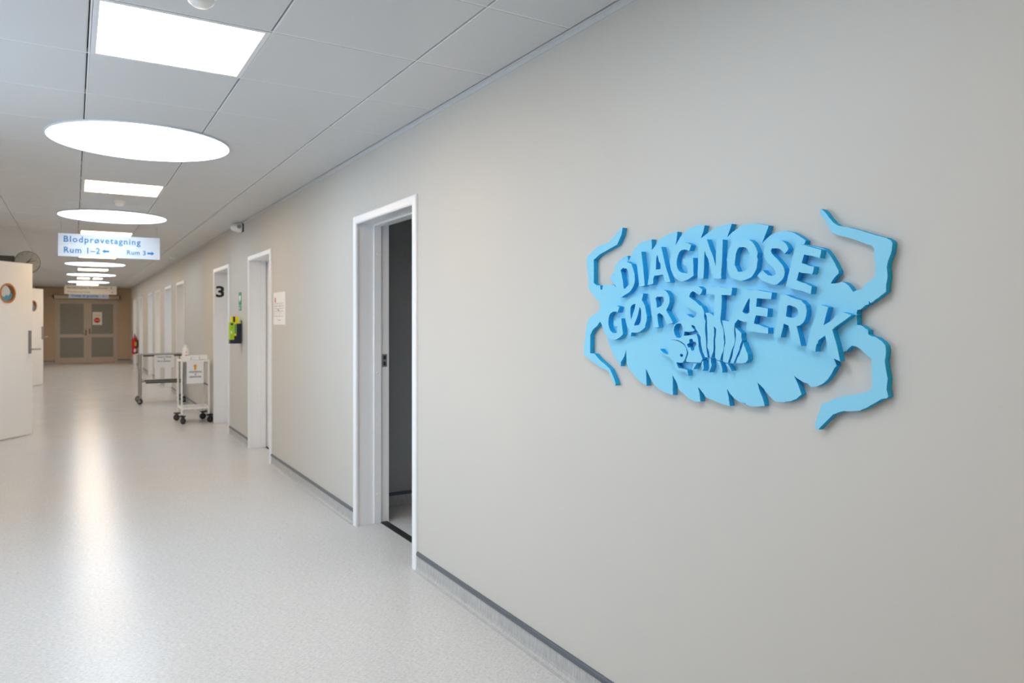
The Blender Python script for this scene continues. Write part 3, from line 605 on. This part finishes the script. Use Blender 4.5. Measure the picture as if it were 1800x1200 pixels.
for key, loops in RAISED:
    nm = NM.get(key, 'creature_leg' if key.startswith('leg') else 'letter')
    MB().prism([hand_cut(parse(l), amp=0.0004) for l in loops], rightwall(WR), -TB - TL, -TB + 0.0002, side=1).build(nm, 'foam', sign, 'foam_cut')

# ------------------------------------------------------------------ hanging signs
def hang_sign(y, x0, x1, z0, z1, material, label, rows):
    s = thing('hanging_sign', ((x0 + x1) / 2, y, z0), label, 'sign')
    n = rows; h = (z1 - z0) / n
    for i in range(n):
        B(x0, x1, y, y + 0.012, z0 + i * h + (0.0012 if i else 0), z0 + (i + 1) * h).build('panel', material, s)
    for x in (x0 + 0.03, x1 - 0.03):
        MB().tube([(x, y + 0.006, z1 - 0.004), (x, y + 0.006, CZ + 0.004)], 0.002, 6).build('wire', 'brushed', s)
    return s
y = 9.37; pl = FRONT(y - 0.0006)
s = hang_sign(y, -0.149, 0.859, 2.079, 2.330, 'acrylic_blue', 'pale blue two-row hanging sign reading Blodprøvetagning and Rum 1-2', 2)
lettering('Blodprøvetagning', 'ink_blue', s, -0.096, 2.238, 0.754, 0.066, pl, bold=0.016, spacing=1.18)
lettering('Rum 1–2', 'ink_blue', s, -0.094, 2.118, 0.345, 0.066, pl, bold=0.016, spacing=1.15)
lettering('Rum 3', 'ink_blue', s, 0.520, 2.125, 0.190, 0.050, pl, bold=0.016, spacing=1.12)
arrow(s, 'ink_blue', 0.307, 2.150, 0.068, 0.019, PI, pl); arrow(s, 'ink_blue', 0.763, 2.147, 0.072, 0.021, 0, pl)
y = 22.9; pl = FRONT(y - 0.0006)
s = hang_sign(y, -0.222, 1.015, 2.100, 2.335, 'acrylic_cream', 'cream two-row hanging sign with grey text before the far double door', 2)
lettering('Gynækologiske Ambulatorium', 'ink_teal', s, -0.163, 2.250, 0.955, 0.052, pl, bold=0.006)
lettering('Venteværelse', 'ink_grey', s, -0.156, 2.138, 0.53, 0.050, pl)
arrow(s, 'ink_teal', 0.885, 2.272, 0.06, 0.012, PI / 2, pl); arrow(s, 'ink_grey', 0.905, 2.160, 0.06, 0.012, 0, pl)
y = 25.0; pl = FRONT(y - 0.0006)
s = hang_sign(y, -0.128, 0.897, 2.048, 2.19, 'acrylic_pale', 'pale blue single-row sign hanging lowest, below the cream sign', 1)
lettering('Toilet til gravide', 'ink_blue', s, -0.071, 2.090, 0.70, 0.062, pl, bold=0.03)
arrow(s, 'ink_blue', 0.762, 2.12, 0.07, 0.014, PI / 2, pl)

# ------------------------------------------------------------------ clock on an arm from the left wall
cx, cy, cz = -0.501, 11.0, 2.105; R_ = 0.142
t = thing('corridor_clock', (cx, cy, cz - R_), 'round grey clock hanging above the nearer open door on the left', 'clock')
MB().lathe([(R_ - 0.008, -0.035), (R_, -0.03), (R_, 0.03), (R_ - 0.008, 0.035)], (cx, cy, cz), 'Y', 44).build('case', 'clock_grey', t)
dl = MB().lathe([(R_ - 0.010, -0.0352), (R_ - 0.010, -0.0362)], (cx, cy, cz), 'Y', 44).build('dial', 'dial', t)
for i in range(12):
    a = i * PI / 6; ca, sa = math.sin(a), math.cos(a); l0, l1, wd = 0.098, 0.122, 0.0035
    pts = [(cx + ca * r + sgn * sa * wd, cz + sa * r - sgn * ca * wd) for r, sgn in ((l0, -1), (l1, -1), (l1, 1), (l0, 1))]
    MB().prism([pts], FRONT(cy - 0.0362), -0.0012, 0).build('hour_mark', 'ink_grey', dl)
for nm, a, l, wd in (('hour_hand', math.radians(42), 0.07, 0.006), ('minute_hand', math.radians(76), 0.105, 0.004)):
    ca, sa = math.sin(a), math.cos(a)
    pts = [(cx + ca * r + sgn * sa * wd, cz + sa * r - sgn * ca * wd) for r, sgn in ((-0.015, -1), (l, -0.5), (l, 0.5), (-0.015, 1))]
    MB().prism([pts], FRONT(cy - 0.038), -0.002, -0.0005).build(nm, 'ink', t)
m_ = MB(); m_.box(WL + 0.02, cx - R_ + 0.006, cy - 0.018, cy + 0.018, cz - 0.005, cz + 0.075, bevel=0.004); m_.box(WL, WL + 0.02, cy - 0.05, cy + 0.05, cz - 0.03, cz + 0.11, bevel=0.004)
m_.build('bracket_arm', 'steel_dark', t)

# ------------------------------------------------------------------ on the right wall
# defibrillator: its narrow side faces the viewer
x0, ya, yb = 1.484, 8.50, 8.60
t = thing('defibrillator', (1.55, 8.55, 1.112), 'yellow and black defibrillator box mounted on the wall between two doors', 'defibrillator')
side = [(1.604, 1.112), (1.535, 1.112), (1.535, 1.205), (1.552, 1.205), (1.552, 1.340), (1.600, 1.340), (1.604, 1.335)]
MB().prism([[(1.486, 1.112), (1.598, 1.112), (1.604, 1.120), (1.604, 1.336), (1.486, 1.336)]], FRONT(ya), 0.006, yb - ya).build('body', 'navy', t)
MB().prism([[(1.526, 1.200), (1.550, 1.200), (1.550, 1.340), (1.600, 1.340), (1.592, 1.355), (1.577, 1.360), (1.573, 1.412), (1.560, 1.418), (1.508, 1.418), (1.503, 1.405), (1.503, 1.345), (1.526, 1.345)]], FRONT(ya), 0, yb - ya + 0.004).build('yellow_shell', 'yellow', t)
MB().prism([[(1.484, 1.156), (1.526, 1.156), (1.526, 1.355), (1.484, 1.350)]], FRONT(ya), -0.002, yb - ya - 0.004).build('lime_cover', 'lime', t)
B(1.515, 1.536, ya - 0.004, yb - 0.02, 1.352, 1.414, bevel=0.003).build('handle_grip', 'black_plastic', t)
B(1.489, 1.515, ya - 0.004, ya - 0.002, 1.318, 1.340).build('printed_mark', 'navy', t); B(1.498, 1.508, ya - 0.004, ya - 0.002, 1.285, 1.292).build('printed_mark', 'navy', t)
B(1.490, 1.503, ya - 0.004, ya - 0.002, 1.225, 1.252).build('label_patch', 'paper', t); B(1.530, 1.546, ya - 0.001, ya + 0.001, 1.225, 1.33).build('green_stripe', 'green', t)
MB().tube([(1.604, ya + 0.03, 1.35), (1.612, ya + 0.02, 1.33), (1.611, ya + 0.02, 1.24), (1.605, ya + 0.03, 1.22)], 0.004, 6).build('cable', 'brushed', t)
B(1.6, WR, ya + 0.03, yb - 0.03, 1.14, 1.37).build('wall_bracket', 'brushed', t)

pw = rightwall(WR - 0.0035)
t = thing('green_safety_sign', (WR, 8.63, 1.482), 'small green safety sign above the yellow defibrillator', 'sign')
B(WR - 0.003, WR, 8.555, 8.70, 1.545, 1.690).build('plate', 'green', t)
B(WR - 0.003, WR, 8.555, 8.70, 1.482, 1.538).build('plate', 'green', t)
hrt = [(8.628 + 0.052 * 16 * math.sin(a) ** 3 / 16, 1.620 + 0.046 * (13 * math.cos(a) - 5 * math.cos(2 * a) - 2 * math.cos(3 * a) - math.cos(4 * a)) / 16) for a in [2 * PI * i / 28 for i in range(28)]]
MB().prism([hrt], pw, -0.0006, 0).build('heart_mark', 'paper', t)
flip = lambda yc: (lambda a, b_, d: (WR - 0.0036 + d, yc - a, b_))
lettering('AED', 'paper', t, -0.05, 1.494, 0.10, 0.032, flip(8.628), bold=0.01)

t = thing('evacuation_plan', (WR, 6.79, 1.33), 'white evacuation plan sheet on the wall beside the second doorway', 'notice')
B(WR - 0.0025, WR, 6.570, 7.010, 1.330, 1.628).build('sheet', 'paper', t)
m_ = MB(); fx = rightwall(WR - 0.0027)
def ln(m_, ya, yb, za, zb): m_.box(WR - 0.0031, WR - 0.0026, ya, yb, za, zb)
for a in (1.405, 1.455, 1.475, 1.500, 1.525): ln(m_, 6.64, 6.98, a, a + 0.0025)
for yy in (6.64, 6.70, 6.76, 6.80, 6.87, 6.93, 6.978): ln(m_, yy, yy + 0.003, 1.405, 1.455); ln(m_, yy - 0.01, yy - 0.007, 1.475, 1.525)
m_.build('floor_plan', 'ink_grey', t)
MB().box(WR - 0.0033, WR - 0.0026, 6.925, 6.96, 1.535, 1.580).build('red_note', 'print_red', t)
MB().box(WR - 0.0033, WR - 0.0026, 6.81, 6.84, 1.458, 1.474).build('green_mark', 'green', t)
lettering('Flugtvejsplan', 'ink_grey', t, -0.06, 1.368, 0.12, 0.012, lambda a, b_, d: (WR - 0.0027 + d, 6.79 - a, b_))

t = thing('wall_siren', (1.55, 8.5, 2.36), 'white domed siren on the wall just under the ceiling, above the defibrillator', 'siren')
B(WR - 0.012, WR, 8.42, 8.58, 2.356, 2.450, bevel=0.003).build('back_plate', 'black_plastic', t)
MB().lathe([(0.056, -0.012), (0.056, -0.050), (0.050, -0.056), (0.050, -0.066), (0.046, -0.072), (0.044, -0.088), (0.036, -0.110), (0.020, -0.123), (0.0001, -0.127)], (WR, 8.5, 2.408), 'X', 32).build('housing', 'plastic_white', t)
MB().lathe([(0.022, -0.034), (0.022, -0.0575)], (WR - 0.045, 8.5, 2.412), 'Y', 20).build('sounder_cap', 'dial', t)

# fire extinguisher
ex, ey = 1.515, 23.75
t = thing('fire_extinguisher', (ex, ey, 0.40), 'red fire extinguisher hung between the two farthest doors on the right', 'fire extinguisher')
bd = MB().lathe([(0.070, 0.0), (0.076, 0.02), (0.076, 0.42), (0.068, 0.455), (0.045, 0.482), (0.026, 0.492), (0.024, 0.515)], (ex, ey, 0.40), 'Z', 28).build('cylinder', 'red', t)
m_ = MB()
for z0, z1, r, mt, nm, a0, a1 in ((0.47, 0.56, 0.0768, 'paper', 'white_label', -1.9, -0.9), (0.65, 0.76, 0.0768, 'yellow', 'yellow_label', -1.6, -0.4)):
    vs = []; K = 10
    for z in (z0, z1):
        for i in range(K + 1):
            a = a0 + (a1 - a0) * i / K; vs.append((ex + r * math.cos(a), ey + r * math.sin(a), z))
    MB().add(vs, [(i, i + 1, K + 2 + i, K + 1 + i) for i in range(K)], True).build(nm, mt, bd)
MB().box(ex - 0.018, ex + 0.018, ey - 0.018, ey + 0.018, 0.915, 0.955, bevel=0.004).box(ex - 0.012, ex + 0.012, ey - 0.10, ey + 0.02, 0.955, 0.966).box(ex - 0.012, ex + 0.012, ey - 0.10, ey + 0.02, 0.985, 0.996).box(ex - 0.012, ex + 0.012, ey + 0.01, ey + 0.02, 0.955, 0.996).build('valve', 'black_plastic', t)
MB().tube([(ex + 0.01, ey - 0.02, 0.935), (ex + 0.05, ey - 0.08, 0.90), (ex + 0.06, ey - 0.105, 0.75), (ex + 0.05, ey - 0.10, 0.55), (ex + 0.045, ey - 0.095, 0.38)], [0.010, 0.010, 0.010, 0.012, 0.016], 8).build('hose', 'black_plastic', t)
B(ex + 0.05, WR, ey - 0.03, ey + 0.03, 0.60, 0.82).build('wall_hook', 'black_plastic', t)

# ------------------------------------------------------------------ trolleys
def caster(x, y, parent, r, metal, ang=0.0, brake=False, dark='rubber'):
    c = (x, y)
    o = MB().lathe([(r * 0.55, -0.013), (r * 0.9, -0.012), (r, -0.007), (r, 0.007), (r * 0.9, 0.012), (r * 0.55, 0.013)], (x + 0.02, y, r), 'Y', 24).turn(c, ang).build('caster_wheel', dark, parent)
    m_ = MB(); m_.box(x + 0.02 - 0.006, x + 0.02 + 0.006, y - 0.020, y - 0.015, r * 0.8, 2 * r + 0.008); m_.box(x + 0.02 - 0.006, x + 0.02 + 0.006, y + 0.015, y + 0.020, r * 0.8, 2 * r + 0.008)
    m_.box(x - 0.018, x + 0.034, y - 0.02, y + 0.02, 2 * r + 0.004, 2 * r + 0.014); m_.lathe([(0.011, 2 * r + 0.01), (0.011, 2 * r + 0.03)], (x, y, 0), 'Z', 12)
    m_.turn(c, ang).build('fork', metal, o)
    MB().lathe([(r * 0.5, -0.0142), (r * 0.5, 0.0142)], (x + 0.02, y, r), 'Y', 18).turn(c, ang).build('hub', metal, o)
    if brake: B(x - 0.03, x + 0.055, y - 0.022, y + 0.022, 2 * r + 0.012, 2 * r + 0.026, bevel=0.004).turn(c, ang).build('brake_cap', 'black_plastic', o)
# white cart
X0, X1, Y1, Y2 = 1.222, 1.556, 10.47, 10.87
t = thing('white_cart', ((X0 + X1) / 2, (Y1 + Y2) / 2, 0), 'white metal cart on black casters carrying boxes and a bottle', 'cart')
P2 = 0.011
for x in (X0, X1):
    for y in (Y1, Y2):
        B(x - P2, x + P2, y - P2, y + P2, 0.118, 0.845, bevel=0.003).build('post', 'cart_white', t)
        caster(x, y, t, 0.043, 'steel_dark', {(X0, Y1): -0.9, (X1, Y1): 0.35, (X0, Y2): 2.6, (X1, Y2): 3.3}[(x, y)], True)
for z, nm in ((0.832, 'top_rail'), (0.200, 'bottom_rail')):
    for y in (Y1, Y2): B(X0 + P2, X1 - P2, y - 0.009, y + 0.009, z - 0.010, z + 0.010).build(nm, 'cart_white', t)
    for x in (X0, X1): B(x - 0.009, x + 0.009, Y1 + P2, Y2 - P2, z - 0.010, z + 0.010).build(nm, 'cart_white', t)
B(X0 + 0.009, X1 - 0.009, Y1 + 0.009, Y2 - 0.009, 0.829, 0.842).build('top_board', 'cart_white', t)
B(X0 + 0.009, X1 - 0.009, Y1 + 0.009, Y2 - 0.009, 0.192, 0.204).build('bottom_board', 'trim_white', t)
B(X1 - 0.008, X1 + 0.008, Y1 + P2, Y2 - P2, 0.488, 0.512, bevel=0.003).build('side_grip', 'black_plastic', t)
for z in (0.30, 0.42, 0.54, 0.64, 0.73):
    B(X0 + 0.0, X0 + 0.018, Y1 + P2, Y1 + P2 + 0.022, z - 0.018, z + 0.018).build('clip', 'black_plastic', t)
# notice hanging from the cart's front rail
def fold_sheet(x0, x1, y, z0, z1, parent):
    m_ = MB(); m_.box(x0, x1, y - 0.0012, y, z0, z1); return m_.build('sheet', 'paper', parent)
t = thing('cart_notice', (1.385, Y1 - 0.013, 0.533), 'white notice with orange arrow hanging on the front of the white cart', 'notice')
fold_sheet(1.280, 1.490, Y1 - 0.0105, 0.533, 0.828, t)
pl = FRONT(Y1 - 0.0120)
arrow(t, 'orange', 1.385, 0.752, 0.078, 0.026, PI / 2, pl)
lettering('AFLEVERING', 'ink', t, 1.307, 0.676, 0.158, 0.022, pl, bold=0.016); lettering('AF', 'ink', t, 1.374, 0.644, 0.026, 0.020, pl, bold=0.016); lettering('URINPRØVER', 'ink', t, 1.312, 0.610, 0.148, 0.022, pl, bold=0.016)
# boxes and bottle on the cart
for i, (x0, x1, y0, lb) in enumerate(((1.228, 1.330, 10.475, 'leftmost of three small white boxes on the white cart'), (1.340, 1.440, 10.52, 'middle of three small white boxes on the white cart'), (1.452, 1.550, 10.56, 'rightmost of three small white boxes on the white cart'))):
    h = 0.048 + 0.006 * (i > 0)
    t = thing('small_box', ((x0 + x1) / 2, y0 + 0.06, 0.845), lb, 'box', 'small white boxes on the white cart')
    m_ = MB(); w_ = 0.003; z0 = 0.845
    m_.box(x0, x1, y0, y0 + w_, z0, z0 + h).box(x0, x1, y0 + 0.12 - w_, y0 + 0.12, z0, z0 + h).box(x0, x0 + w_, y0 + w_, y0 + 0.12 - w_, z0, z0 + h).box(x1 - w_, x1, y0 + w_, y0 + 0.12 - w_, z0, z0 + h).box(x0 + w_, x1 - w_, y0 + w_, y0 + 0.12 - w_, z0, z0 + w_)
    m_.build('carton', 'plastic_white', t)
    B(x0 - 0.0015, x1 + 0.0015, y0 - 0.0015, y0 + 0.1215, z0 + h - 0.014, z0 + h + 0.003, bevel=0.002).build('lid', 'plastic_white', t)
bx, by = 1.306, 10.78
t = thing('pump_bottle', (bx, by, 0.845), 'white pump bottle of hand sanitiser standing on the white cart', 'bottle')
bd = MB().lathe([(0.036, 0.0), (0.041, 0.004), (0.042, 0.10), (0.040, 0.125), (0.030, 0.150), (0.016, 0.160), (0.015, 0.168)], (bx, by, 0.845), 'Z', 28).build('bottle_body', 'plastic_white', t)
MB().lathe([(0.018, 0.165), (0.018, 0.185), (0.008, 0.190), (0.007, 0.205), (0.014, 0.207), (0.014, 0.222)], (bx, by, 0.845), 'Z', 20).tube([(bx, by, 1.060), (bx - 0.03, by - 0.02, 1.060), (bx - 0.036, by - 0.024, 1.052)], 0.006, 8).build('pump', 'plastic_white', t)
for z0, z1, mt, nm, a0, a1 in ((0.893, 0.902, 'print_red', 'red_print', -1.75, -0.95), (0.930, 0.952, 'ink_grey', 'grey_print', -1.55, -1.35)):
    vs = []; K = 8
    for z in (z0, z1):
        for i in range(K + 1):
            a = a0 + (a1 - a0) * i / K; vs.append((bx + 0.0425 * math.cos(a), by + 0.0425 * math.sin(a), z))
    MB().add(vs, [(i, i + 1, K + 2 + i, K + 1 + i) for i in range(K)], True).build(nm, mt, bd)

# steel trolley
X0, X1, Y1, Y2 = 0.938, 1.565, 13.28, 13.72
t = thing('steel_trolley', ((X0 + X1) / 2, (Y1 + Y2) / 2, 0), 'stainless steel trolley with two shelves standing behind the white cart', 'trolley')
for x in (X0, X1):
    for y in (Y1, Y2):
        MB().tube([(x, y, 0.10), (x, y, 0.815)], 0.0125, 12).build('leg', 'steel', t)
        caster(x, y, t, 0.050, 'steel', 2.4 if x == X0 else 0.6, dark='rubber')
    for z in (0.60, 0.68, 0.50): MB().tube([(x, Y1, z), (x, Y2, z)], 0.006, 8).build('side_rail', 'steel', t)
def shelf(z, nm, overhang):
    m_ = MB(); m_.box(X0 - overhang, X1 + 0.01, Y1 - 0.018, Y2 + 0.018, z - 0.012, z, bevel=0.004)
    o = m_.build(nm, 'steel', t)
    B(X0 + 0.03, X1 - 0.02, Y1 - 0.016, Y1 - 0.004, z - 0.036, z - 0.012).build('apron', 'steel_dark', o)
shelf(0.818, 'top_shelf', 0.058)
o = MB().box(X0 + 0.01, X1 - 0.01, Y1 - 0.014, Y2 + 0.014, 0.360, 0.378, bevel=0.003).build('lower_shelf', 'steel', t)
B(X0 + 0.05, X1 - 0.02, Y1 - 0.016, Y1 - 0.006, 0.378, 0.398).build('shelf_lip', 'steel_dark', o); B(X0 + 0.07, X1 - 0.02, Y1 - 0.016, Y1 - 0.006, 0.338, 0.360).build('shelf_lip', 'steel_dark', o)
t = thing('trolley_notice', (1.281, Y1 - 0.02, 0.595), 'white notice with three lines of text hanging on the steel trolley', 'notice')
fold_sheet(1.133, 1.430, Y1 - 0.0175, 0.595, 0.803, t)
pl = FRONT(Y1 - 0.0190)
lettering('Transport Bakker', 'ink', t, 1.166, 0.762, 0.228, 0.020, pl, bold=0.018); lettering('til', 'ink', t, 1.268, 0.728, 0.026, 0.020, pl, bold=0.018); lettering('Rene Bakker', 'ink', t, 1.182, 0.692, 0.198, 0.020, pl, bold=0.018)
